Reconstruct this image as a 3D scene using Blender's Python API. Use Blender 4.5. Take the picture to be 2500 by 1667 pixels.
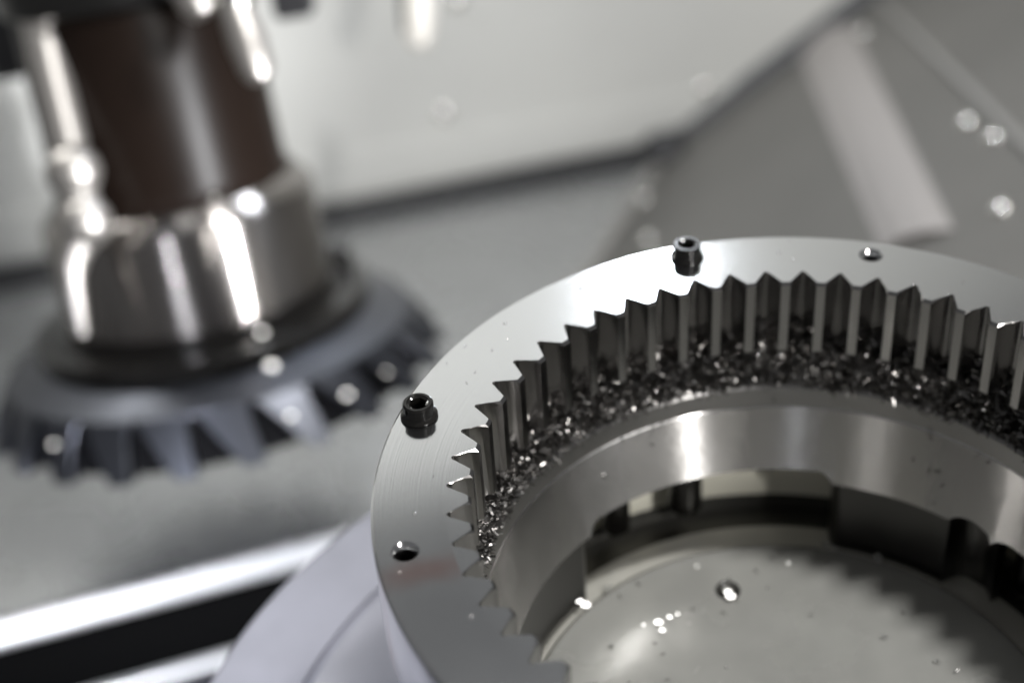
import bpy, math, random
import numpy as np
from mathutils import Vector, Matrix

for o in list(bpy.data.objects):
    bpy.data.objects.remove(o)
SC = bpy.context.scene
COL = SC.collection
S = 0.13                      # gear units (outer radius of the ring gear = 1) to metres
PI = math.pi
R = math.radians

# ------------------------------------------------------------------ camera
FPX, PITCH, ROLL = 4015.93, 0.6379, -0.0650
CAM = Vector((-0.6564, -2.7788, 2.4980))
_d = Vector((0, math.cos(PITCH), -math.sin(PITCH)))
_r0 = Vector((1, 0, 0)); _u0 = _r0.cross(_d)
_r = _r0 * math.cos(ROLL) + _u0 * math.sin(ROLL)
_u = -_r0 * math.sin(ROLL) + _u0 * math.cos(ROLL)
cd = bpy.data.cameras.new('camera'); cam = bpy.data.objects.new('camera', cd); COL.objects.link(cam)
cam.matrix_world = Matrix(((_r.x, _u.x, -_d.x, CAM.x * S), (_r.y, _u.y, -_d.y, CAM.y * S), (_r.z, _u.z, -_d.z, CAM.z * S), (0, 0, 0, 1)))
cd.sensor_width = 36.0; cd.lens = FPX / 2500 * 36
cd.clip_start = 0.01; cd.clip_end = 50
cd.dof.use_dof = True; cd.dof.focus_distance = 3.90 * S; cd.dof.aperture_fstop = 4.5
SC.camera = cam

# ------------------------------------------------------------------ light
w = bpy.data.worlds.new('World'); SC.world = w; w.use_nodes = True
bg = w.node_tree.nodes['Background']; bg.inputs[0].default_value = (0.97, 0.98, 1.0, 1); bg.inputs[1].default_value = 0.145

def lamp(name, loc, target, size, power, color, size_y=None):
    l = bpy.data.lights.new(name, 'AREA'); l.energy = power; l.color = color
    l.shape = 'RECTANGLE'; l.size = size * S; l.size_y = (size_y or size) * S
    o = bpy.data.objects.new(name, l); COL.objects.link(o)
    o.location = Vector(loc) * S
    o.rotation_euler = (Vector(target) - Vector(loc)).to_track_quat('-Z', 'Y').to_euler()
    return o
KEY = Vector((2.5, 1.3, 6.4))
lamp('machine_lamp_key', KEY, (-0.6, 1.8, -1.5), 0.6, 11.0, (1.0, 0.99, 0.97), 0.6)
lamp('machine_lamp_back', (0.28, 6.3, 3.72), (0, 0.5, 0), 0.40, 0.42, (0.88, 0.93, 1.0), 0.34)
lamp('machine_lamp_front', (3.4, -5.0, 3.1), (0, 1.0, -0.6), 0.30, 7.5, (1.0, 0.98, 0.95), 1.3)
lamp('added_cutter_fill', (0.1, 5.6, 1.9), (-2.2, 4.0, -2.6), 0.8, 1.8, (0.84, 0.90, 1.0), 0.5)  # added light for the cutter, not a known lamp of the machine
_c = lamp('added_lip_beam', (-2.9, -4.2, 3.0), (-2.3, 3.3, -4.3), 0.5, 0.72, (0.88, 0.91, 1.0), 0.5); _c.data.spread = R(30)  # added narrow beam that whitens the floor lip, no lamp known there
_c = lamp('added_collar_beam', (3.3, -0.9, -0.25), (-2.2, 3.9, -2.0), 0.25, 1.2, (0.97, 0.98, 1.0), 1.0); _c.data.spread = R(36)  # added beam that draws the highlight streak down the collar
lamp('added_wall_fill', (-4.6, 5.3, 2.6), (-0.6, 7.3, -2.6), 1.4, 3.1, (1.0, 0.995, 0.97), 1.0)  # added fill that brightens the back wall
lamp('added_upper_wall_fill', (-0.5, 4.2, 7.6), (-0.6, 8.2, 2.6), 5.0, 2.9, (0.97, 0.99, 1.0), 0.8)  # added fill for the upper wall, which the ring face mirrors
SC.view_settings.view_transform = 'Standard'; SC.view_settings.look = 'None'
SC.view_settings.exposure = 0; SC.view_settings.gamma = 1
SC.cycles.max_bounces = 10; SC.cycles.glossy_bounces = 7; SC.cycles.diffuse_bounces = 4
SC.cycles.sample_clamp_indirect = 6; SC.cycles.use_denoising = True

# ------------------------------------------------------------------ helpers
class MB:
    def __init__(s): s.v = []; s.f = []
    def add(s, v, f):
        n = len(s.v); s.v += [tuple(p) for p in v]; s.f += [tuple(i + n for i in q) for q in f]; return s
    def lathe(s, prof, n=96, a0=0.0, a1=2 * PI, loop=False, capends=False):
        """prof: list of (r,z) or function a -> list; revolved about z, azimuth a from +y clockwise"""
        full = abs(a1 - a0 - 2 * PI) < 1e-6
        cols = n if full else n + 1
        V = []; m = None
        for i in range(cols):
            a = a0 + (a1 - a0) * i / n
            pr = prof(a) if callable(prof) else prof
            m = len(pr)
            for r, z in pr: V.append((r * math.sin(a), r * math.cos(a), z))
        F = []
        for i in range(n):
            j = (i + 1) % cols
            for k in range(m if loop else m - 1):
                k2 = (k + 1) % m
                F.append((i * m + k, i * m + k2, j * m + k2, j * m + k))
        if capends and not full:
            F.append(tuple(range(m))); F.append(tuple(n * m + k for k in reversed(range(m))))
        return s.add(V, F)
    def box(s, c, size, M=None, bev=0.0):
        x, y, z = [k / 2 for k in size]; c = Vector(c); b = bev
        if b <= 0:
            P = [Vector((i * x, j * y, k * z)) for i in (-1, 1) for j in (-1, 1) for k in (-1, 1)]
            F = [(0, 1, 3, 2), (4, 6, 7, 5), (0, 4, 5, 1), (2, 3, 7, 6), (0, 2, 6, 4), (1, 5, 7, 3)]
        else:
            prof = [(x - b, y), (-x + b, y), (-x, y - b), (-x, -y + b), (-x + b, -y), (x - b, -y), (x, -y + b), (x, y - b)]
            P = []
            for zz, q in ((-z, b), (-z + b, 0), (z - b, 0), (z, b)):
                for px, py in prof:
                    P.append(Vector((px * (1 - q / x), py * (1 - q / y), zz)))
            F = [tuple(reversed(range(8))), tuple(range(24, 32))]
            for l in range(3):
                for k in range(8): F.append((l * 8 + k, l * 8 + (k + 1) % 8, l * 8 + 8 + (k + 1) % 8, l * 8 + 8 + k))
        if M is not None: P = [M @ p for p in P]
        return s.add([p + c for p in P], F)
    def tube(s, pts, rad, n=20, caps=True):
        pts = [Vector(p) for p in pts]; m = len(pts)
        rad = rad if isinstance(rad, (list, tuple)) else [rad] * m
        V = []; up = Vector((0.31, 0.17, 0.93)); 
        for i, p in enumerate(pts):
            t = (pts[min(i + 1, m - 1)] - pts[max(i - 1, 0)]).normalized()
            a = t.cross(up).normalized(); b = a.cross(t)
            for k in range(n):
                g = 2 * PI * k / n; V.append(p + (a * math.cos(g) + b * math.sin(g)) * rad[i])
        F = [(i * n + k, i * n + (k + 1) % n, (i + 1) * n + (k + 1) % n, (i + 1) * n + k) for i in range(m - 1) for k in range(n)]
        if caps: F += [tuple(reversed(range(n))), tuple((m - 1) * n + k for k in range(n))]
        return s.add(V, F)
    def ball(s, c, r, nu=24, nv=14, sq=1.0):
        c = Vector(c); V = []; F = []
        for j in range(nv + 1):
            t = PI * j / nv
            for i in range(nu):
                g = 2 * PI * i / nu; V.append(c + Vector((math.sin(t) * math.cos(g), math.sin(t) * math.sin(g), math.cos(t) * sq)) * r)
        for j in range(nv):
            for i in range(nu): F.append((j * nu + i, (j + 1) * nu + i, (j + 1) * nu + (i + 1) % nu, j * nu + (i + 1) % nu))
        return s.add(V, F)
    def mesh(s, name, mat, smooth=35):
        me = bpy.data.meshes.new(name)
        me.from_pydata([(x * S, y * S, z * S) for x, y, z in s.v], [], s.f)
        import bmesh
        b = bmesh.new(); b.from_mesh(me)
        bmesh.ops.remove_doubles(b, verts=b.verts, dist=1e-7)
        bmesh.ops.recalc_face_normals(b, faces=b.faces); b.to_mesh(me); b.free()
        if smooth:
            me.shade_smooth(); me.set_sharp_from_angle(angle=R(smooth))
        me.materials.append(mat); me.update()
        return me
    def build(s, name, mat, parent=None, smooth=35):
        o = bpy.data.objects.new(name, s.mesh(name, mat, smooth)); COL.objects.link(o)
        if parent: o.parent = parent
        return o

def tag(o, label=None, cat=None, group=None, kind=None):
    if label: o['label'] = label
    if cat: o['category'] = cat
    if group: o['group'] = group
    if kind: o['kind'] = kind
    return o
def empty(name, loc=(0, 0, 0), label=None, cat=None, group=None, M=None):
    o = bpy.data.objects.new(name, None); COL.objects.link(o); o.empty_display_size = 0.01
    if M is not None: o.matrix_world = M
    o.location = Vector(loc) * S
    return tag(o, label, cat, group)
def copy_tree(o, parent=None):
    c = o.copy(); COL.objects.link(c); c.parent = parent
    for ch in o.children: copy_tree(ch, c)
    return c
def axisM(a):
    a = Vector(a).normalized(); x = Vector((1, 0, 0)); x = (x - a * x.dot(a)).normalized(); y = a.cross(x)
    return Matrix(((x.x, y.x, a.x, 0), (x.y, y.y, a.y, 0), (x.z, y.z, a.z, 0), (0, 0, 0, 1)))
def pol(r, a, z): return Vector((r * math.sin(a), r * math.cos(a), z))
# survey helper: a sight line of the survey photograph, used to work out where things stand
def sight(px, py): return _d + _r * ((px - 1250) / FPX) - _u * ((py - 833.5) / FPX)
def at_depth(px, py, dist): return CAM + sight(px, py) * dist

# ------------------------------------------------------------------ materials
def mat(name, col, metal=0.0, rough=0.5, aniso=0.0, rot=0.0, bump=None, colvar=None, roughvar=None, coat=0.0, extra=None, stretch=(1, 1, 1), spec=0.5):
    m = bpy.data.materials.new(name); m.use_nodes = True
    nt = m.node_tree; N = nt.nodes; L = nt.links; p = N['Principled BSDF']
    p.inputs['Base Color'].default_value = (*col, 1); p.inputs['Metallic'].default_value = metal
    p.inputs['Roughness'].default_value = rough; p.inputs['Coat Weight'].default_value = coat; p.inputs['Coat Roughness'].default_value = 0.05
    p.inputs['Specular IOR Level'].default_value = spec
    tc = N.new('ShaderNodeTexCoord'); mp = N.new('ShaderNodeMapping'); L.new(tc.outputs['Object'], mp.inputs[0])
    mp.inputs['Scale'].default_value = [k / S for k in stretch]
    if aniso:
        p.inputs['Anisotropic'].default_value = aniso; p.inputs['Anisotropic Rotation'].default_value = rot
        t = N.new('ShaderNodeTangent'); t.direction_type = 'RADIAL'; t.axis = 'Z'; L.new(t.outputs[0], p.inputs['Tangent'])
    if colvar:      # (scale, colour2, lo, hi)
        sc, c2, lo, hi = colvar
        n = N.new('ShaderNodeTexNoise'); n.inputs['Scale'].default_value = sc; n.inputs['Detail'].default_value = 6; L.new(mp.outputs[0], n.inputs[0])
        mr = N.new('ShaderNodeMapRange'); mr.inputs[1].default_value = lo; mr.inputs[2].default_value = hi; L.new(n.outputs[0], mr.inputs[0])
        mx = N.new('ShaderNodeMix'); mx.data_type = 'RGBA'; mx.inputs[6].default_value = (*col, 1); mx.inputs[7].default_value = (*c2, 1)
        L.new(mr.outputs[0], mx.inputs[0]); L.new(mx.outputs[2], p.inputs['Base Color'])
    if roughvar:    # (scale, lo, hi)
        sc, lo, hi = roughvar
        n = N.new('ShaderNodeTexNoise'); n.inputs['Scale'].default_value = sc; n.inputs['Detail'].default_value = 5; L.new(mp.outputs[0], n.inputs[0])
        mr = N.new('ShaderNodeMapRange'); mr.inputs[1].default_value = 0.3; mr.inputs[2].default_value = 0.7; mr.inputs[3].default_value = lo; mr.inputs[4].default_value = hi
        L.new(n.outputs[0], mr.inputs[0]); L.new(mr.outputs[0], p.inputs['Roughness'])
    if bump:        # (scale, strength, stretch)
        sc, st, sx = bump
        m2 = N.new('ShaderNodeMapping'); L.new(tc.outputs['Object'], m2.inputs[0]); m2.inputs['Scale'].default_value = [k / S for k in sx]
        n = N.new('ShaderNodeTexNoise'); n.inputs['Scale'].default_value = sc; n.inputs['Detail'].default_value = 4; L.new(m2.outputs[0], n.inputs[0])
        b = N.new('ShaderNodeBump'); b.inputs['Strength'].default_value = st; b.inputs['Distance'].default_value = 0.0003
        L.new(n.outputs[0], b.inputs['Height']); L.new(b.outputs[0], p.inputs['Normal'])
    if extra: extra(nt, p, tc)
    return m

def turned(nt, p, tc, scale=260.0, strength=0.10, radial=True, tint_patch=None, ang=1.3):
    """fine concentric lathe marks: noise sampled in (radius or height) only"""
    N = nt.nodes; L = nt.links
    sx = N.new('ShaderNodeSeparateXYZ'); L.new(tc.outputs['Object'], sx.inputs[0])
    if radial:
        le = N.new('ShaderNodeVectorMath'); le.operation = 'LENGTH'
        cb0 = N.new('ShaderNodeCombineXYZ'); L.new(sx.outputs[0], cb0.inputs[0]); L.new(sx.outputs[1], cb0.inputs[1]); L.new(cb0.outputs[0], le.inputs[0])
        src = le.outputs['Value']
    else: src = sx.outputs[2]
    at = N.new('ShaderNodeMath'); at.operation = 'ARCTAN2'; L.new(sx.outputs[0], at.inputs[0]); L.new(sx.outputs[1], at.inputs[1])
    m1 = N.new('ShaderNodeMath'); m1.operation = 'MULTIPLY'; m1.inputs[1].default_value = scale / S; L.new(src, m1.inputs[0])
    m2 = N.new('ShaderNodeMath'); m2.operation = 'MULTIPLY'; m2.inputs[1].default_value = ang; L.new(at.outputs[0], m2.inputs[0])
    cb = N.new('ShaderNodeCombineXYZ'); L.new(m1.outputs[0], cb.inputs[0]); L.new(m2.outputs[0], cb.inputs[1])
    n = N.new('ShaderNodeTexNoise'); n.inputs['Scale'].default_value = 1.0; n.inputs['Detail'].default_value = 3; L.new(cb.outputs[0], n.inputs[0])
    b = N.new('ShaderNodeBump'); b.inputs['Strength'].default_value = strength; b.inputs['Distance'].default_value = 0.0001
    L.new(n.outputs[0], b.inputs['Height']); L.new(b.outputs[0], p.inputs['Normal'])
    if tint_patch:  # reddish ellipse with a noisy edge mixed into the base colour
        (cx, cy, rx, ry, ang), col = tint_patch
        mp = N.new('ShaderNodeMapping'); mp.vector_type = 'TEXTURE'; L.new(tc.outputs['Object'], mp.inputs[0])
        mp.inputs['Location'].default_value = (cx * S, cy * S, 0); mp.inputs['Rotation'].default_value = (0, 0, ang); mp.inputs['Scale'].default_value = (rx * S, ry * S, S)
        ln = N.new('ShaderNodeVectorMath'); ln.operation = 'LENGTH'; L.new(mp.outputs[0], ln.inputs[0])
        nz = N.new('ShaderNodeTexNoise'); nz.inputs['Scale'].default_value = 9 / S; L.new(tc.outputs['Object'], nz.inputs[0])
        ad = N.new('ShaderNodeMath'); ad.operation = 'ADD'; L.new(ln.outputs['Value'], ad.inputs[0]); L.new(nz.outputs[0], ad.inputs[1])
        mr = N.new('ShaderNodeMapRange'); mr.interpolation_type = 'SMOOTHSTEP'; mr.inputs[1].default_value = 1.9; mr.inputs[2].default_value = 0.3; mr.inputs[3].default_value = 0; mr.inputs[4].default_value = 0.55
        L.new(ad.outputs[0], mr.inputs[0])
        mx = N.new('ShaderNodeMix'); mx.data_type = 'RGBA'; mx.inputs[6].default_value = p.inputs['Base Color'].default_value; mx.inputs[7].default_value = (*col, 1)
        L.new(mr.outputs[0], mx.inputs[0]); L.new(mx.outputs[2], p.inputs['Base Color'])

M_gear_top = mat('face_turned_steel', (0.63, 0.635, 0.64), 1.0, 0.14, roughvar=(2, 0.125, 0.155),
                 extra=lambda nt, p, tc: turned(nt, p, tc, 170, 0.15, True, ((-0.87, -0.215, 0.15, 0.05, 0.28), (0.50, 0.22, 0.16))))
M_tooth = mat('cut_tooth_steel', (0.33, 0.322, 0.317), 1.0, 0.17, bump=(60, 0.03, (0.3, 0.3, 9)))
M_bore = mat('turned_bore_steel', (0.53, 0.52, 0.51), 1.0, 0.25, aniso=0.99, rot=0.25, roughvar=(3, 0.21, 0.27),
             extra=lambda nt, p, tc: turned(nt, p, tc, 26, 0.60, False, None, 15.0))
M_band = mat('band_steel', (0.27, 0.265, 0.26), 1.0, 0.32, aniso=0.6, rot=0.25)
M_body = mat('dark_ground_steel', (0.085, 0.083, 0.08), 1.0, 0.28, bump=(8, 0.05, (1, 1, 6)))
M_black = mat('black_oxide_steel', (0.007, 0.0065, 0.006), 0.0, 0.16, coat=0.0, bump=(30, 0.08, (1, 1, 1)))
M_chip = mat('steel_swarf', (0.25, 0.242, 0.235), 1.0, 0.27)
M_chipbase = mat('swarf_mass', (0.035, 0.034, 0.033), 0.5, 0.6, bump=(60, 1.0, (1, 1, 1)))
M_disc = mat('oily_plate_steel', (0.28, 0.28, 0.262), 0.15, 0.24, coat=0.5, roughvar=(3, 0.20, 0.30), bump=(40, 0.012, (1, 1, 1)), colvar=(5, (0.24, 0.24, 0.225), 0.4, 0.7))
M_cover = mat('grey_cover_sheet', (0.045, 0.045, 0.055), 0.1, 0.6)
M_hole_shade = mat('hole_shade_steel', (0.07, 0.07, 0.07), 1.0, 0.35)  # ring steel darkened inside the holes, shade put into the colour
M_pit = mat('pit_shade', (0.006, 0.006, 0.006), 0.0, 0.9, spec=0.05)  # shade of the void under the lip, put in as near-black colour
M_cream = mat('cream_paint', (0.80, 0.78, 0.67), 0.0, 0.35)
M_lip = mat('lip_steel', (0.55, 0.54, 0.49), 0.5, 0.3)
M_dark = mat('dark_steel', (0.10, 0.098, 0.09), 0.6, 0.4)
M_table = mat('table_steel', (0.235, 0.235, 0.268), 0.15, 0.42, roughvar=(3, 0.40, 0.5), colvar=(3, (0.19, 0.19, 0.215), 0.38, 0.68))
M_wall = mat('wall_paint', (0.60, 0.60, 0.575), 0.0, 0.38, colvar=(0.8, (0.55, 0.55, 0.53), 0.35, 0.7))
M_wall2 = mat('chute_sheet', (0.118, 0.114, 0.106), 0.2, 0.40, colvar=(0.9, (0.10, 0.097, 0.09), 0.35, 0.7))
M_reflection = mat('painted_reflection', (0.27, 0.253, 0.243), 0.0, 0.45)  # pale colour standing in for a soft reflection on the chute wall
M_floor = mat('floor_sheet', (0.40, 0.405, 0.405), 0.8, 0.26, roughvar=(1.2, 0.20, 0.34), colvar=(0.9, (0.33, 0.335, 0.335), 0.35, 0.7))
M_edge = mat('bright_edge_steel', (0.86, 0.86, 0.85), 0.45, 0.34)
M_rubber = mat('black_rubber', (0.012, 0.012, 0.014), 0.0, 0.5)
M_collar = mat('ground_collar_steel', (0.33, 0.31, 0.295), 1.0, 0.25, aniso=0.98, rot=0.25)
M_column = mat('bronzed_column_steel', (0.008, 0.0052, 0.004), 0.0, 0.34, bump=(30, 0.1, (0.1, 0.1, 4)), spec=0.09)
M_cutter = mat('coated_tool_steel', (0.100, 0.105, 0.122), 0.95, 0.31)
M_nozzle = mat('satin_nozzle', (0.72, 0.69, 0.64), 0.3, 0.45)
M_gullet_shade = mat('gullet_shade', (0.005, 0.005, 0.006), 0.0, 0.7, spec=0.1)  # near-black colour paints the shade in the gaps between cutter teeth
M_hose = mat('nickel_hose', (0.40, 0.38, 0.36), 0.85, 0.40)
M_blackbox = mat('black_plastic', (0.012, 0.012, 0.014), 0.0, 0.5)
M_bead = mat('sealant', (0.20, 0.195, 0.185), 0.0, 0.5)
M_glint = mat('glint_steel', (0.75, 0.74, 0.72), 1.0, 0.34)
M_zinc = mat('zinc_screw', (0.75, 0.74, 0.71), 1.0, 0.18)

# ------------------------------------------------------------------ machine enclosure
ZF = -3.6
COR = Vector((0.554, 7.636, ZF))
n1 = Vector((-0.23904, 0.97101, 0)); t1 = Vector((0.97101, 0.23904, 0))         # back wall
n2 = Vector((0.56135, -0.25513, -0.78727)).normalized()                            # sloped chute wall
def on_back(px, py, off=0.0):
    v = sight(px, py); return CAM + v * (((COR - CAM).dot(n1) - off) / v.dot(n1))
def on_chute(px, py, off=0.0):
    v = sight(px, py); return CAM + v * (((COR - CAM).dot(n2) - off) / v.dot(n2))
e12 = (Vector((2.024, 7.998, -2.669)) - COR).normalized()
e23 = (Vector((-0.06, 6.28, ZF)) - COR).normalized()

def slab(pts, nrm, th=0.06):
    m = MB(); k = len(pts); q = [p - nrm * th for p in pts]
    m.add(list(pts) + q, [tuple(range(k)), tuple(range(2 * k - 1, k - 1, -1))] + [(i, (i + 1) % k, k + (i + 1) % k, k + i) for i in range(k)])
    return m
# back wall, upright, running left and up
top = 6.2
wa = COR - t1 * 9.0; wb = COR
rt = COR + e12 * ((top - ZF) / e12.z)
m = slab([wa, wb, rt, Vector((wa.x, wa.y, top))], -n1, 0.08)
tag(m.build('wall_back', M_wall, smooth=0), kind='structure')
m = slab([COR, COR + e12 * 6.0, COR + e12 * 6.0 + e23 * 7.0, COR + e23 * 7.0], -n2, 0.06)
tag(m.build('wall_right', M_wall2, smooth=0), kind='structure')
# floor sheet with a straight front lip
La = Vector((-3.402, 3.331, ZF)); Lb = Vector((-1.542, 3.880, ZF)); ld = (Lb - La).normalized(); ln_ = Vector((ld.y, -ld.x, 0))
pA = La - ld * 6; pB = Lb + ld * 1.1
m = slab([pA, pB, COR + e23 * 3.4, COR, wa], Vector((0, 0, 1)), 0.05)
tag(m.build('floor', M_floor, smooth=0), kind='structure')
m = MB()
mid = (pA + pB) / 2; Mx = Matrix(((ld.x, -ld.y, 0), (ld.y, ld.x, 0), (0, 0, 1)))
m.box(mid + ln_ * 0.075 + Vector((0, 0, -0.045)), ((pB - pA).length, 0.125, 0.08), Mx @ Matrix.Rotation(R(42), 3, 'X'), 0.02)
tag(m.build('floor_lip', M_edge, smooth=0), 'bright steel lip along the front edge of the floor sheet', 'trim')
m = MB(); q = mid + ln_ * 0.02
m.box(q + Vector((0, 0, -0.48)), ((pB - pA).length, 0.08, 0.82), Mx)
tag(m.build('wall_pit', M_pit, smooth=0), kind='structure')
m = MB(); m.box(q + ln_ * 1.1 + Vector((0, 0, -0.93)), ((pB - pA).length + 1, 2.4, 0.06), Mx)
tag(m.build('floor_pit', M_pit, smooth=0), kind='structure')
# lower rail in the pit
Ra = at_depth(159, 1667, 8.75); Rb = at_depth(553, 1584, 8.75); zr = (Ra.z + Rb.z) / 2
rc = (Ra + Rb) / 2; rc.z = zr - 0.10
m = MB(); m.box(rc, (6.5, 0.07, 0.05), Mx, 0.012)
tag(m.build('pit_rail', M_edge, smooth=0), 'thin bright rail running below the floor lip, lower left', 'rail')
m = MB(); m.box(rc + ln_ * 0.62 + Vector((0, 0, -0.03)), (6.5, 1.08, 0.05), Mx)
tag(m.build('pit_cover', M_cover, smooth=0), 'grey cover sheet in front of the thin bright rail', 'cover')

# seals
def strip_between(a, b, nrm, wd, th):
    a, b = Vector(a), Vector(b); x = (b - a).normalized(); z = Vector(nrm).normalized(); y = z.cross(x)
    Mr = Matrix(((x.x, y.x, z.x), (x.y, y.y, z.y), (x.z, y.z, z.z)))
    m = MB(); m.box((a + b) / 2 + z * th / 2, ((b - a).length, wd, th), Mr, min(wd, th) * 0.2); return m
m = strip_between(COR - t1 * 9 + Vector((0, 0, 0.06)), COR + Vector((0, 0, 0.06)), -n1, 0.13, 0.10)
tag(m.build('seal_strip', M_rubber), 'black rubber seal along the foot of the pale back wall', 'seal', 'rubber seals in the enclosure corners')
m = strip_between(COR + e12 * 0.02, COR + e12 * 6, (-n1 - n2), 0.24, 0.10)
tag(m.build('seal_strip', M_rubber), 'black rubber seal climbing between pale back wall and grey chute wall', 'seal', 'rubber seals in the enclosure corners')
m = MB(); m.ball(COR + Vector((-0.01, -0.1, 0.08)), 0.19, sq=0.7)
tag(m.build('seal_corner', M_rubber), 'black rubber corner piece where the two seals meet', 'seal')
m = strip_between(COR + e23 * 0.2, COR + e23 * 4.0, (Vector((0, 0, 1)) - n2), 0.10, 0.05)
tag(m.build('sealant_bead', M_bead), 'pale sealant bead between the floor sheet and the chute wall', 'sealant')
# skirting plate on the back wall
fa = on_back(746, 367); 
m = slab([COR - t1 * 9 + Vector((0, 0, 0.14)) - n1 * 0.012, COR + Vector((0, 0, 0.14)) - n1 * 0.012 + e12 * 0.1, COR + e12 * 0.85 - n1 * 0.012, COR - t1 * 9 + Vector((0, 0, 0.56)) - n1 * 0.012], -n1, 0.011)
tag(m.build('skirting_plate', M_wall, smooth=0), 'pale skirting plate along the lower back wall above the black seal', 'plate')
# raised pale strip on the chute wall, standing in for a soft reflection
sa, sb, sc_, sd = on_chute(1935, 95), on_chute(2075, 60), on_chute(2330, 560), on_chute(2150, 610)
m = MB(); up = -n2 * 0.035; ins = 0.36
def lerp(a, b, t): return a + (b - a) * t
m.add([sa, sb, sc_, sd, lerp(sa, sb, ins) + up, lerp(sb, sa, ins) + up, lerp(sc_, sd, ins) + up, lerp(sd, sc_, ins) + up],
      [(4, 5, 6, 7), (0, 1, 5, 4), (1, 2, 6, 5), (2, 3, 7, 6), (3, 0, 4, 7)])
tag(m.build('reflection_strip', M_reflection, smooth=0), 'pale raised strip standing in for a reflection slanting down the grey chute wall', 'strip')
m = strip_between(on_chute(2150, 5), on_chute(2560, 410), -n2, 0.05, 0.03)
tag(m.build('sealant_bead', M_bead), 'thin pale bead on the chute wall right of the painted reflection', 'sealant')

# panel screws (dome heads)
def dome(r=0.05):
    m = MB(); m.lathe([(0.0, 0.6 * r), (0.35 * r, 0.56 * r), (0.7 * r, 0.40 * r), (0.92 * r, 0.18 * r), (r, 0.0), (r, -0.01)], 20); return m
dome_me = dome().mesh('panel_screw', M_zinc, 60)
def panel_screw(p, nrm, label):
    o = bpy.data.objects.new('panel_screw', dome_me); COL.objects.link(o)
    Mz = axisM(nrm); Mz.translation = Vector(p) * S; o.matrix_world = Mz
    return tag(o, label, 'screw', 'small dome screws on the enclosure sheets')
for px, py, lab in [(1084, 278, 'dome screw on the pale back wall, middle of the picture'), (1722, 218, 'dome screw on the pale back wall beside the climbing black seal'),
                    (1118, 4, 'dome screw at the top edge beside the hanging nozzle')]:
    panel_screw(on_back(px, py), -n1, lab)
for px, py, lab in [(2360, 298, 'upper of the two bright dome screws near the right edge of the chute wall'), (2442, 508, 'lower of the two bright dome screws near the right edge of the chute wall'),
                    (2104, 80, 'dome screw at the top of the painted reflection'), (1572, 485, 'upper of two dome screws beside the sealant bead, below the corner'),
                    (1580, 585, 'lower of two dome screws beside the sealant bead, just left of the socket screw'), (2425, 335, 'faint dome screw right of the upper bright one')]:
    panel_screw(on_chute(px, py), -n2, lab)

# ------------------------------------------------------------------ rotary table and fixture
t = empty('rotary_table', (0, 0, -1.6), 'pale round rotary table with a concentric groove under the fixture', 'table')
def loc_lathe(prof, dz, **k):
    return MB().lathe([(r, z - dz) for r, z in prof], **k)
loc_lathe([(1.43, -1.135), (1.685, -1.135), (1.704, -1.15), (1.704, -1.75), (1.45, -1.80), (1.43, -1.80)], -1.6, n=200, loop=True).build('rim', M_table, t)
loc_lathe([(0.80, -1.20), (1.0, -1.135), (1.395, -1.135), (1.40, -1.138), (1.402, -1.150), (1.43, -1.151)], -1.6, n=200).build('face_plate', M_table, t)
loc_lathe([(1.43, -1.79), (1.2, -1.9), (1.15, -4.6), (0.0, -4.6)], -1.6, n=96).build('pedestal', M_dark, t)

SLOTS = [(R(-41.5), R(17.5)), (R(56.5), R(70)), (R(98), R(160)), (R(195), R(250))]
SCALLOPS = [(R(45.5), R(56.0))]
def scallop(a):
    a = (a + PI) % (2 * PI) - PI
    for s0, s1 in SCALLOPS:
        x = (a - (s0 + s1) / 2) / ((s1 - s0) / 2)
        if abs(x) < 1: return math.sqrt(1 - x * x)
    return 0.0
def in_slot(a):
    a = (a + PI) % (2 * PI) - PI
    best = 0.0
    for s0, s1 in SLOTS:
        for k in (0, -2 * PI, 2 * PI):
            d = min(a - s0 - k, s1 + k - a)
            if d > 0: best = max(best, min(1.0, d / (R(3.0) if s1 - s0 > R(20) else R(6.0))))
    return math.sqrt(max(0.0, 1 - (1 - best) ** 2))
def fix_prof(a):
    h = max(in_slot(a), 0.9 * scallop(a)); zb = -0.636 + 0.034 * h; rb = 0.710 + 0.009 * h
    return [(0.86, -0.262), (0.87, -0.268), (0.87, -0.347), (0.783, -0.347), (0.7745, -0.356), (0.7695, -0.410)], [(0.7695, -0.410), (0.766, -0.414), (rb + 0.002, zb + 0.006), (rb, zb), (0.80, zb), (0.80, -0.60), (0.9, -0.60)]
t = empty('fixture_ring', (0, 0, -1.135), 'steel clamping fixture with turned conical bore below the ring gear', 'fixture')
DZ = -1.135
MB().lathe(lambda a: [(r, z - DZ) for r, z in fix_prof(a)[0]], n=360).build('locating_band', M_band, t, smooth=20)
MB().lathe(lambda a: [(r, z - DZ) for r, z in fix_prof(a)[1]], n=360).build('bore', M_bore, t, smooth=14)
MB().lathe([(r, z - DZ) for r, z in [(0.86, -0.262), (0.975, -0.262), (0.985, -0.272), (0.985, -0.60), (0.992, -0.61), (0.992, -1.05), (1.06, -1.06), (1.06, -1.128)]], n=240).build('outer_sleeve', M_body, t)
order = sorted([(s0 % (2 * PI), (s0 % (2 * PI)) + (s1 - s0)) for s0, s1 in SLOTS])
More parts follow.
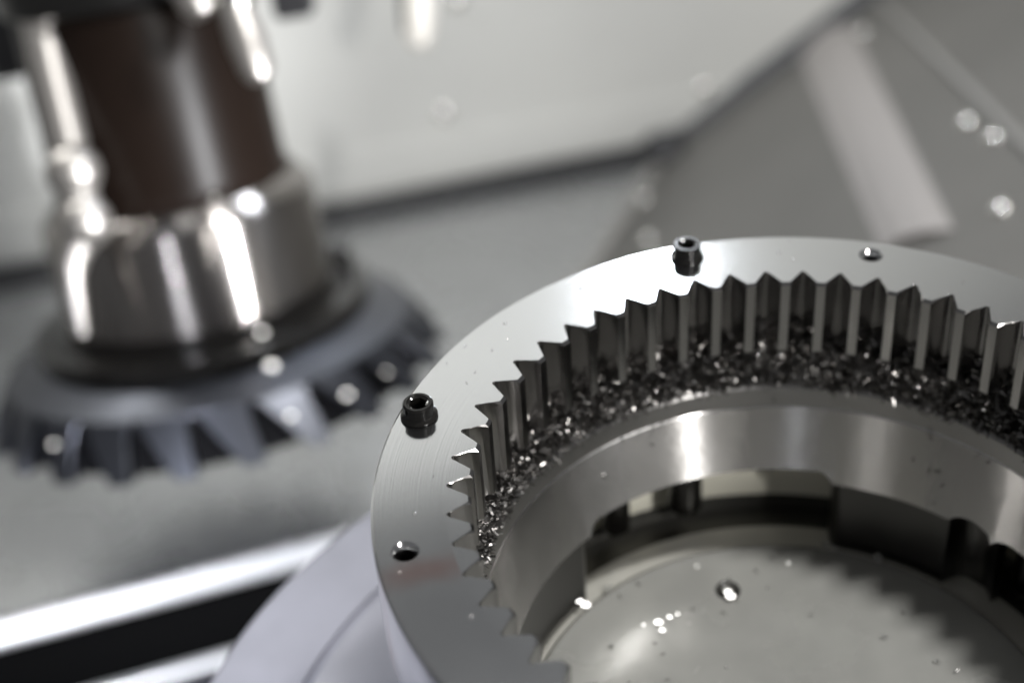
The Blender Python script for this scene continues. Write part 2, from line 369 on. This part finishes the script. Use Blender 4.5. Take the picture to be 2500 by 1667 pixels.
for i, (s0, s1) in enumerate(order):
    nxt = order[(i + 1) % len(order)][0] + (2 * PI if i + 1 == len(order) else 0)
    a0, a1 = s1, nxt; g = R(3.2)
    def wp(a, a0=a0, a1=a1):
        d = min(a - a0, a1 - a); k = 1 - math.sqrt(max(0, 1 - (1 - min(1, d / g)) ** 2))
        ri = min(0.797 - 0.02 * k, 0.7115 + 0.07 * k + 0.078 * scallop(a))
        return [(ri, -0.636 - DZ), (ri, -0.90 - DZ), (0.80 - 0.02 * k, -0.90 - DZ), (0.80 - 0.02 * k, -0.601 - DZ)]
    MB().lathe(wp, n=max(12, int((a1 - a0) * 110)), a0=a0, a1=a1, loop=True, capends=True).build('wall_segment', M_body, t, smooth=40)
# cream ring seen through the slots
t = empty('backing_ring', (0, 0, -0.96), 'cream painted backing ring seen through the slots of the fixture', 'ring')
loc_lathe([(0.97, -0.60), (0.965, -0.60), (0.955, -0.905), (0.97, -0.91)], -0.96, n=160).build('painted_wall', M_cream, t)
loc_lathe([(0.97, -0.905), (0.955, -0.96), (0.80, -0.96), (0.79, -0.885)], -0.96, n=160).build('groove', M_dark, t)
loc_lathe([(0.79, -0.95), (0.79, -0.885), (0.782, -0.877), (0.70, -0.877), (0.696, -0.95)], -0.96, n=160).build('lip', M_lip, t)
# centre plate
t = empty('centre_plate', (0, 0, -0.95), 'round oily steel plate at the bottom of the bore', 'plate')
loc_lathe([(0, -0.865), (0.684, -0.865), (0.691, -0.872), (0.691, -0.95), (0, -0.95)], -0.95, n=160).build('disc', M_disc, t)
X = Vector((-0.093, 0.514, 0.085))
MB().lathe([(0.022, 0.004), (0.026, 0.006), (0.033, 0.005), (0.036, -0.001)], 28).build('screw_hole_rim', M_black, t).location = X * S
MB().lathe([(0.0, 0.002), (0.012, 0.0025), (0.022, 0.004)], 28).build('grub_screw', M_dark, t).location = X * S

# ------------------------------------------------------------------ ring gear
NT = 53; DA = 2 * PI / NT; A0 = -0.3179
RR, RT, TZ = 0.8301, 0.7720, -0.225
g = empty('ring_gear', (0, 0, -0.262), 'large internal ring gear of bright steel, teeth facing inward', 'gear')
BD = -0.262
prof = [(RR, 0), (0.994, 0), (1.0, -0.006), (1.0, -0.252), (0.992, -0.26), (0.872, -0.26), (0.872, TZ), (RR, TZ)]
bodym = MB().lathe([(r, z - BD) for r, z in prof], n=NT * 8, a0=A0 - DA / 2 * 0, a1=A0 + 2 * PI, loop=True)
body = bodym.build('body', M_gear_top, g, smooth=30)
HOLES = [R(-99.4), R(20.2), R(140.3)]
cut = MB()
for a in HOLES:
    p = pol(0.932, a, -BD)
    prof = [(0.0, 0.03), (0.036, 0.03), (0.0335, 0.004), (0.0325, 0.001), (0.0225, -0.012), (0.0215, -0.016), (0.0215, -0.20), (0.0, -0.21)]
    n0 = len(cut.v); cut.lathe(prof, 36)
    cut.v[n0:] = [(x + p.x, y + p.y, z + p.z) for x, y, z in cut.v[n0:]]
co = cut.build('cutter_tmp', M_gear_top, g)
md = body.modifiers.new('b', 'BOOLEAN'); md.operation = 'DIFFERENCE'; md.solver = 'EXACT'; md.object = co
bpy.context.view_layer.update()
dg = bpy.context.evaluated_depsgraph_get()
nm = bpy.data.meshes.new_from_object(body.evaluated_get(dg))
body.modifiers.clear(); body.data = nm; bpy.data.objects.remove(co)
nm.shade_smooth(); nm.set_sharp_from_angle(angle=R(30))
nm.materials.append(M_hole_shade)
for p in nm.polygons:
    c = Vector(p.center) / S
    if c.z + BD < -0.014 and any((Vector((c.x, c.y)) - pol(0.932, a, 0).to_2d()).length < 0.03 for a in HOLES): p.material_index = 1
# one tooth, centred on azimuth 0
def tooth_mesh():
    hp = DA / 2
    land = 0.0118
    fl = []          # flank from gap apex to tip corner: (r, halfwidth of gap)
    steps = [(RR, 0.0), (RR - 0.0018, 0.0042), (RR - 0.0055, 0.0066), (RR - 0.012, 0.0092)]
    r1, w1 = steps[-1]; w2 = RT * hp - land
    for k in range(1, 7):
        f = k / 6; steps.append((r1 + (RT - r1) * f, w1 + (w2 - w1) * f + 0.0022 * math.sin(PI * f)))
    out = [(r, -hp + gw / r) for r, gw in steps]
    outl = out + [(RT - 0.0003, 0.0)] + [(r, -a) for r, a in reversed(out)]
    c1 = 0.0016
    def inset(r, a, i):
        n = len(outl)
        if i in (0, n - 1): return (r, a)
        tipf = max(0.0, 1 - (r - RT) / 0.02)
        rr = r + 0.0075 * tipf; 
        k = min(1.0, (RR - r) / 0.006)
        aa = a - math.copysign(min(abs(a), c1 * k / r), a)
        return (rr, aa)
    top = [inset(r, a, i) for i, (r, a) in enumerate(outl)]
    def P(r, a, z): return tuple(pol(r, a, z - BD))
    n = len(outl); m = MB()
    mid = [P(r, a, -0.0018 - 0.006 * max(0, 1 - (r - RT) / 0.02)) for r, a in outl]
    V = [P(r, a, 0.0) for r, a in top] + mid + [P(r, a, TZ + 0.004) for r, a in outl] + [P(*inset(r, a, i), TZ) for i, (r, a) in enumerate(outl)]
    F = [(l * n + i, l * n + i + 1, (l + 1) * n + i + 1, (l + 1) * n + i) for l in range(3) for i in range(n - 1)]
    arc = [hp - DA * k / 8 for k in range(1, 8)]
    b0 = len(V); V += [P(RR, a, 0.0) for a in arc]; b1 = len(V); V += [P(RR, a, TZ) for a in arc]
    F.append(tuple(range(n)) + tuple(range(b0, b0 + 7)))
    F.append(tuple(reversed(tuple(range(3 * n, 4 * n)) + tuple(range(b1, b1 + 7)))))
    m.add(V, F)
    me = m.mesh('tooth', M_tooth, 32)
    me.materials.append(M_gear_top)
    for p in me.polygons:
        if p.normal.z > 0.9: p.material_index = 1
    return me
tm = tooth_mesh()
for k in range(NT):
    o = bpy.data.objects.new('tooth', tm); COL.objects.link(o); o.parent = g; o.rotation_euler = (0, 0, -(A0 + DA * (k + 0.5)))

# ------------------------------------------------------------------ socket screws on the ring
def hexsocket(m, r_in, z_top, z_bot):
    P = [(r_in * math.cos(k * PI / 3), r_in * math.sin(k * PI / 3)) for k in range(6)]
    m.add([(x, y, z_top) for x, y in P] + [(x, y, z_bot) for x, y in P], [(k, (k + 1) % 6, 6 + (k + 1) % 6, 6 + k) for k in range(6)] + [tuple(range(6, 12))])
def socket_screw(loc, label, rotz, dirty):
    s = empty('socket_screw', loc, label, 'screw', 'black socket screws standing on the ring gear'); s.rotation_euler = (R(dirty), R(-dirty * 0.6), rotz)
    rh = 0.0375
    m = MB(); m.lathe([(0.0255, 0.0425), (0.0275, 0.045), (0.0335, 0.045), (rh, 0.0405), (rh + 0.0003, 0.010)], 40)
    # flat annulus from hexagon to bore chamfer
    h = 0.0225
    ring = [(0.0255 * math.cos(2 * PI * k / 24), 0.0255 * math.sin(2 * PI * k / 24), 0.0425) for k in range(24)]
    hx = []
    for k in range(24):
        a = 2 * PI * k / 24; q = (a % (PI / 3)) - PI / 6; r = h * math.cos(PI / 6) / math.cos(q); hx.append((r * math.cos(a), r * math.sin(a), 0.0400))
    lo = [(x, y, 0.012) for x, y, z in hx]
    m.add(ring + hx + lo, [(k, (k + 1) % 24, 24 + (k + 1) % 24, 24 + k) for k in range(24)] + [(24 + k, 24 + (k + 1) % 24, 48 + (k + 1) % 24, 48 + k) for k in range(24)] + [tuple(range(48, 72))])
    m.build('head', M_black, s, smooth=30)
    MB().lathe([(rh, 0.014), (0.0405, 0.012), (0.0455, 0.007), (0.0458, 0.003), (0.044, 0.0006), (0.0, 0.0006)], 40).build('flange', M_black, s, smooth=40)
    return s
socket_screw(tuple(pol(0.945, R(-70.6), 0.0)), 'black socket screw at the left rim of the ring gear, sharp and oily', 0.3, 1.2)
socket_screw(tuple(pol(0.936, R(-10.4), 0.0)), 'black socket screw at the far rim of the ring gear beside the glare', 0.9, 0.0)
# screws hanging in the fixture slots
def slot_screw(p, r, label, z0=-0.60, z1=-0.86):
    s = empty('clamp_screw', (p[0], p[1], z1), label, 'screw', 'black clamp screws inside the fixture slots')
    MB().lathe([(0.0, 0.0), (r * 0.8, 0.0), (r, 0.012), (r, z0 - z1)], 28).build('head', M_black, s)
    MB().lathe([(0.0, -0.03), (r * 0.45, -0.028), (r * 0.5, 0.0)], 20).build('tip', M_dark, s)
slot_screw(pol(0.885, R(-11.3), 0), 0.052, 'thick black clamp screw hanging in the wide slot, top middle')
slot_screw(pol(0.88, R(-26.0), 0), 0.042, 'black clamp screw at the left end of the wide slot')
slot_screw(pol(0.85, R(58.5), 0), 0.034, 'black clamp screw in the small right-hand slot')

# ------------------------------------------------------------------ swarf
rng = np.random.default_rng(7)
def heap(a):
    return 0.018 * math.sin(a * 7.3 + 1) + 0.016 * math.sin(a * 17.1) + 0.012 * math.sin(a * 31.7 + 2)
def heap_z(r, a):
    b = -0.343 + (r - 0.775) * 2.75 + heap(a) * min(1, max(0, (r - 0.775) / 0.02))
    fade = min(1, max(0, (a + R(97)) / R(16)))
    return -0.345 + (b + 0.345) * (0.25 + 0.75 * fade)
sw = MB()
a0, a1 = R(-100), R(75)
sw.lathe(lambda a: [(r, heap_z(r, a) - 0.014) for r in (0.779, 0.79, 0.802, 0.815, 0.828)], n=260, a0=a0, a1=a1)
nbase = len(sw.f)
def chip(c, L, wd, curl, Q):
    n = 4; V = []
    for i in range(n + 1):
        s = (i / n - 0.5); th = s * curl
        x = L * (math.sin(th) / curl if abs(curl) > 1e-3 else s); z = L * ((1 - math.cos(th)) / curl if abs(curl) > 1e-3 else 0)
        tw = 0.4 * s
        for y in (-0.5, 0.5):
            V.append(Vector((x, y * wd * math.cos(tw), z + y * wd * math.sin(tw))))
    V = [Q @ v + c for v in V]
    sw.add(V, [(2 * i, 2 * i + 1, 2 * i + 3, 2 * i + 2) for i in range(n)])
random.seed(5)
from mathutils import Euler
NCH = 13000
for _ in range(NCH):
    a = random.uniform(a0, a1)
    u = random.random() ** 1.15; r = 0.779 + u * 0.052
    z = heap_z(r, a) + random.uniform(-0.022, 0.012) + (0.010 * random.random() ** 4)
    L = random.uniform(0.022, 0.064); wd = random.uniform(0.0034, 0.0062); curl = random.choice((1, -1)) * (random.uniform(0.15, 1.1) if random.random() < 0.8 else random.uniform(1.1, 2.6))
    Q = Euler((random.uniform(0, 6.28), random.gauss(0, 0.75), random.uniform(0, 6.28))).to_matrix()
    chip(pol(r, a, z), L, wd, curl, Q)
for _ in range(26):      # strays on the cone and band
    a = random.choice((random.uniform(R(-60), R(60)), random.gauss(R(38), R(2)))); f = random.random() ** 2.2
    r = 0.7745 - 0.058 * f - 0.003; z = -0.355 - 0.27 * f
    chip(pol(r, a, z), random.uniform(0.012, 0.022), 0.005, 1.5, Euler((random.uniform(0, 6), random.uniform(0, 6), random.uniform(0, 6))).to_matrix())
for _ in range(46):      # a few fallen on the centre plate and the ring face
    a = random.uniform(-PI, PI); r = 0.66 * math.sqrt(random.random())
    chip(pol(r, a, -0.862), random.uniform(0.008, 0.022), 0.0035, random.uniform(0.4, 2.4), Euler((random.gauss(0, 0.25), random.gauss(0, 0.25), random.uniform(0, 6))).to_matrix())
for _ in range(16):
    chip(pol(random.uniform(0.845, 0.985), random.uniform(R(-125), R(40)), 0.002), random.uniform(0.004, 0.009), 0.0018, 1.2, Euler((random.gauss(0, 0.2), random.gauss(0, 0.2), random.uniform(0, 6))).to_matrix())
so = sw.build('swarf', M_chip, smooth=0)
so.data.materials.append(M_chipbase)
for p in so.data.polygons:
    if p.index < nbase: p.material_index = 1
tag(so, 'heap of dark curled steel swarf lying below the gear teeth', 'swarf', kind='stuff')
# coolant drops
dr = MB()
for x, y in [(-0.42, 0.56), (0.2, 0.6), (0.05, 0.63), (-0.2, 0.45), (0.12, 0.40), (0.33, 0.50), (-0.30, 0.20), (-0.05, 0.1), (0.3, 0.3), (-0.44, 0.33), (0.1, -0.05), (-0.35, 0.05), (0.42, 0.2), (0.2, 0.12)]:
    dr.ball((x, y, -0.864), random.uniform(0.006, 0.013), 14, 8, 0.5)
for a, r in [(R(-38), 0.70), (R(18), 0.705), (R(30), 0.70)]:
    p = pol(r, a, -0.864); dr.ball(p, 0.012, 14, 8, 0.7)
for px, a, r in [(0, R(-45), 0.95), (0, R(-30), 0.93), (0, R(5), 0.92), (0, R(-92), 0.90), (0, R(-103), 0.955)]:
    dr.ball(pol(r, a, 0.0), random.uniform(0.0035, 0.006), 12, 8, 0.45)
dmat = mat('coolant', (0.9, 0.9, 0.88), 0.0, 0.03); dmat.node_tree.nodes['Principled BSDF'].inputs['Transmission Weight'].default_value = 0.9
tag(dr.build('coolant_drops', dmat, smooth=80), 'tiny clear coolant drops spattered on the plate and gear', 'drops', kind='stuff')

# ------------------------------------------------------------------ tool spindle with gear cutter
AX = Vector((-0.095, 0.26, 0.961)).normalized()
SO = Vector((-2.196, 4.021, -2.098))
sp = empty('tool_spindle', SO, 'tilted tool spindle with bright ground collar and dark bronzed column', 'spindle', M=axisM(AX))
MB().lathe([(0.65, -0.02), (0.665, 0.0), (0.665, 0.46), (0.655, 0.485), (0.60, 0.545), (0.565, 0.56)], 128).build('collar', M_collar, sp)
MB().lathe([(0.58, 0.555), (0.56, 0.58), (0.555, 0.65), (0.545, 1.55), (0.535, 1.62), (0.535, 3.4)], 128).build('column', M_column, sp)
MB().lathe([(0.53, 1.46), (0.60, 1.50), (0.62, 1.60), (0.62, 2.6), (0.0, 2.6)], 96).build('housing', M_body, sp)
MB().lathe([(0.64, -0.02), (0.70, -0.02), (0.70, -0.06), (0.825, -0.07), (0.84, -0.085), (0.835, -0.165), (0.74, -0.17)], 128).build('flange', M_black, sp)
kk = MB(); kk.box((0.74 * math.cos(0.35), 0.74 * math.sin(0.35), 0.0), (0.10, 0.12, 0.13), None, 0.02); kk.build('drive_key', M_body, sp)
NC = 23
ct = empty('gear_cutter', SO - AX * 0.17, 'dark blue-grey conical gear cutter with coarse teeth under the spindle', 'cutter', M=axisM(AX))
MB().lathe([(0.3, 0.0), (0.83, 0.0), (0.845, -0.008), (1.015, -0.072), (1.018, -0.078), (0.96, -0.09)], 138).build('body', M_cutter, ct)
MB().lathe([(0.95, -0.08), (0.985, -0.10), (1.02, -0.20), (1.075, -0.305), (1.06, -0.315), (0.2, -0.31)], 138).build('gullet_core', M_gullet_shade, ct)
def ctooth():
    m = MB(); hp = PI / NC; rows = []
    for k in range(8):
        f = k / 7
        z = -0.074 - 0.243 * f; ro = 1.015 + 0.15 * f; hw = hp * (0.96 - 0.62 * f ** 0.62); tw = -0.09 * f
        ri = 0.80; hi = min(hp * 0.985, hw * 1.04 + 0.01)
        rows.append([pol(ri, -hi + tw, z), pol(ro - 0.006, -hw + tw, z), pol(ro, -hw * 0.92 + tw, z), pol(ro + 0.001, tw, z), pol(ro, hw * 0.92 + tw, z), pol(ro - 0.006, hw + tw, z), pol(ri, hi + tw, z)])
    n = 7; V = [p for r in rows for p in r]
    F = [(i * n + k, i * n + k + 1, (i + 1) * n + k + 1, (i + 1) * n + k) for i in range(7) for k in range(n - 1)]
    F += [tuple(range(n)), tuple(7 * n + k for k in range(n))]
    m.add(V, F); return m.mesh('cutter_tooth', M_cutter, 30)
cm = ctooth()
for k in range(NC):
    o = bpy.data.objects.new('cutter_tooth', cm); COL.objects.link(o); o.parent = ct; o.rotation_euler = (0, 0, 2 * PI * k / NC + 0.06)

# ------------------------------------------------------------------ coolant hoses and bits around the spindle
def AD(x, y, d): return at_depth(x * 2500 / 2352, y * 2500 / 2352, d)
h = empty('coolant_hose', (0, 0, 0), 'jointed nickel coolant hose hanging down left of the spindle', 'hose')
d0 = 7.3
MB().tube([AD(60, -60, d0), AD(85, 20, d0), AD(115, 160, d0), AD(160, 340, d0)], 0.085, 28).build('pipe', M_hose, h)
j = MB(); j.ball(AD(168, 395, d0), 0.125); j.build('joint', M_hose, h)
j = MB(); j.ball(AD(195, 510, d0), 0.12); j.build('joint', M_hose, h)
MB().tube([AD(165, 345, d0), AD(180, 450, d0), AD(195, 520, d0)], [0.075, 0.09, 0.08], 24).build('link', M_hose, h)
MB().tube([AD(190, 540, d0), AD(165, 610, d0), AD(165, 660, d0), AD(190, 770, d0)], [0.075, 0.06, 0.05, 0.028], 24).build('nozzle', M_hose, h)
h = empty('coolant_nozzle', (0, 0, 0), 'stubby bright coolant nozzle in front of the spindle, top of picture', 'nozzle')
d0 = 6.9
j = MB(); j.ball(AD(540, 0, d0), 0.085); j.build('joint', M_zinc, h)
MB().tube([AD(540, 20, d0), AD(565, 90, d0), AD(590, 160, d0), AD(598, 185, d0)], [0.078, 0.085, 0.075, 0.05], 28).build('barrel', M_hose, h)
MB().tube([AD(430, -40, d0), AD(455, 10, d0), AD(470, 35, d0)], [0.09, 0.085, 0.05], 24).build('stub', M_hose, h)
h = empty('hanging_nozzle', (0, 0, 0), 'slim bright nozzle hanging in front of the pale back wall', 'nozzle')
d0 = 9.4
MB().tube([AD(968, -60, d0), AD(967, 30, d0), AD(965, 85, d0), AD(963, 112, d0)], [0.085, 0.085, 0.082, 0.05], 28).build('barrel', M_nozzle, h)
MB().tube([AD(925, -60, d0 + .1), AD(932, 40, d0 + .1), AD(936, 75, d0 + .1)], 0.03, 16).build('guard', M_body, h)
m = MB(); c = AD(668, -25, 8.0); m.box(c, (0.19, 0.2, 0.26), axisM(AX).to_3x3(), 0.02)
tag(m.build('sensor_box', M_blackbox), 'small black box at the top edge right of the spindle', 'box')
m = MB(); c = AD(15, 40, 8.6); m.box(c, (0.26, 0.2, 0.62), axisM(AX).to_3x3(), 0.02)
tag(m.build('bracket', M_blackbox), 'black bracket in the top left corner behind the hose', 'bracket')

# ------------------------------------------------------------------ stray chips added as highlights, tilted to mirror the key lamp
bpy.context.view_layer.update()
dgr = bpy.context.evaluated_depsgraph_get()
gl = MB()
def glint(px, py, size, toward):
    d = sight(px, py).normalized()
    ok, p, nrm, *_ = SC.ray_cast(dgr, CAM * S, d)
    if not ok: return
    p = p / S + (CAM - p / S).normalized() * 0.012
    h = ((CAM - p).normalized() + (Vector(toward) - p).normalized()).normalized()
    Mz = axisM(h).to_3x3(); V = []; n = 8
    for k in range(n):
        a = 2 * PI * k / n; V.append(p + Mz @ Vector((size * math.cos(a) * 1.2, size * math.sin(a) * 0.8, 0)))
    V.append(p + h * size * 0.10); gl.add(V, [(k, (k + 1) % n, n) for k in range(n)])
    W = [v - h * size * 0.35 for v in V[:n]]
    gl.add(V[:n] + W, [(k, n + k, n + (k + 1) % n, (k + 1) % n) for k in range(n)])
q = 2500 / 2352
for x, y, sz in [(603, 764, .006), (624, 840, .008), (668, 955, .005), (797, 906, .006), (888, 855, .003), (125, 1020, .005), (495, 455, .0025), (640, 1060, .004), (545, 1095, .003),
                 (1345, 1388, .004), (1332, 1380, .003), (1918, 1258, .0022), (2318, 1292, .004), (1678, 1368, .004), (1672, 1358, .003), (1600, 1300, .0009), (1810, 1292, .001), (870, 965, .003),
                 (1512, 1428, .0035), (1538, 1416, .002), (1521, 1446, .0025), (1556, 1409, .0013), (1478, 1434, .0014)]:
    glint(x * q, y * q, sz * 2.6, KEY)
tag(gl.build('glint_facets', M_glint, smooth=0), 'tiny bright metal chips added as highlights on the tool and fixture', 'facets', kind='stuff')
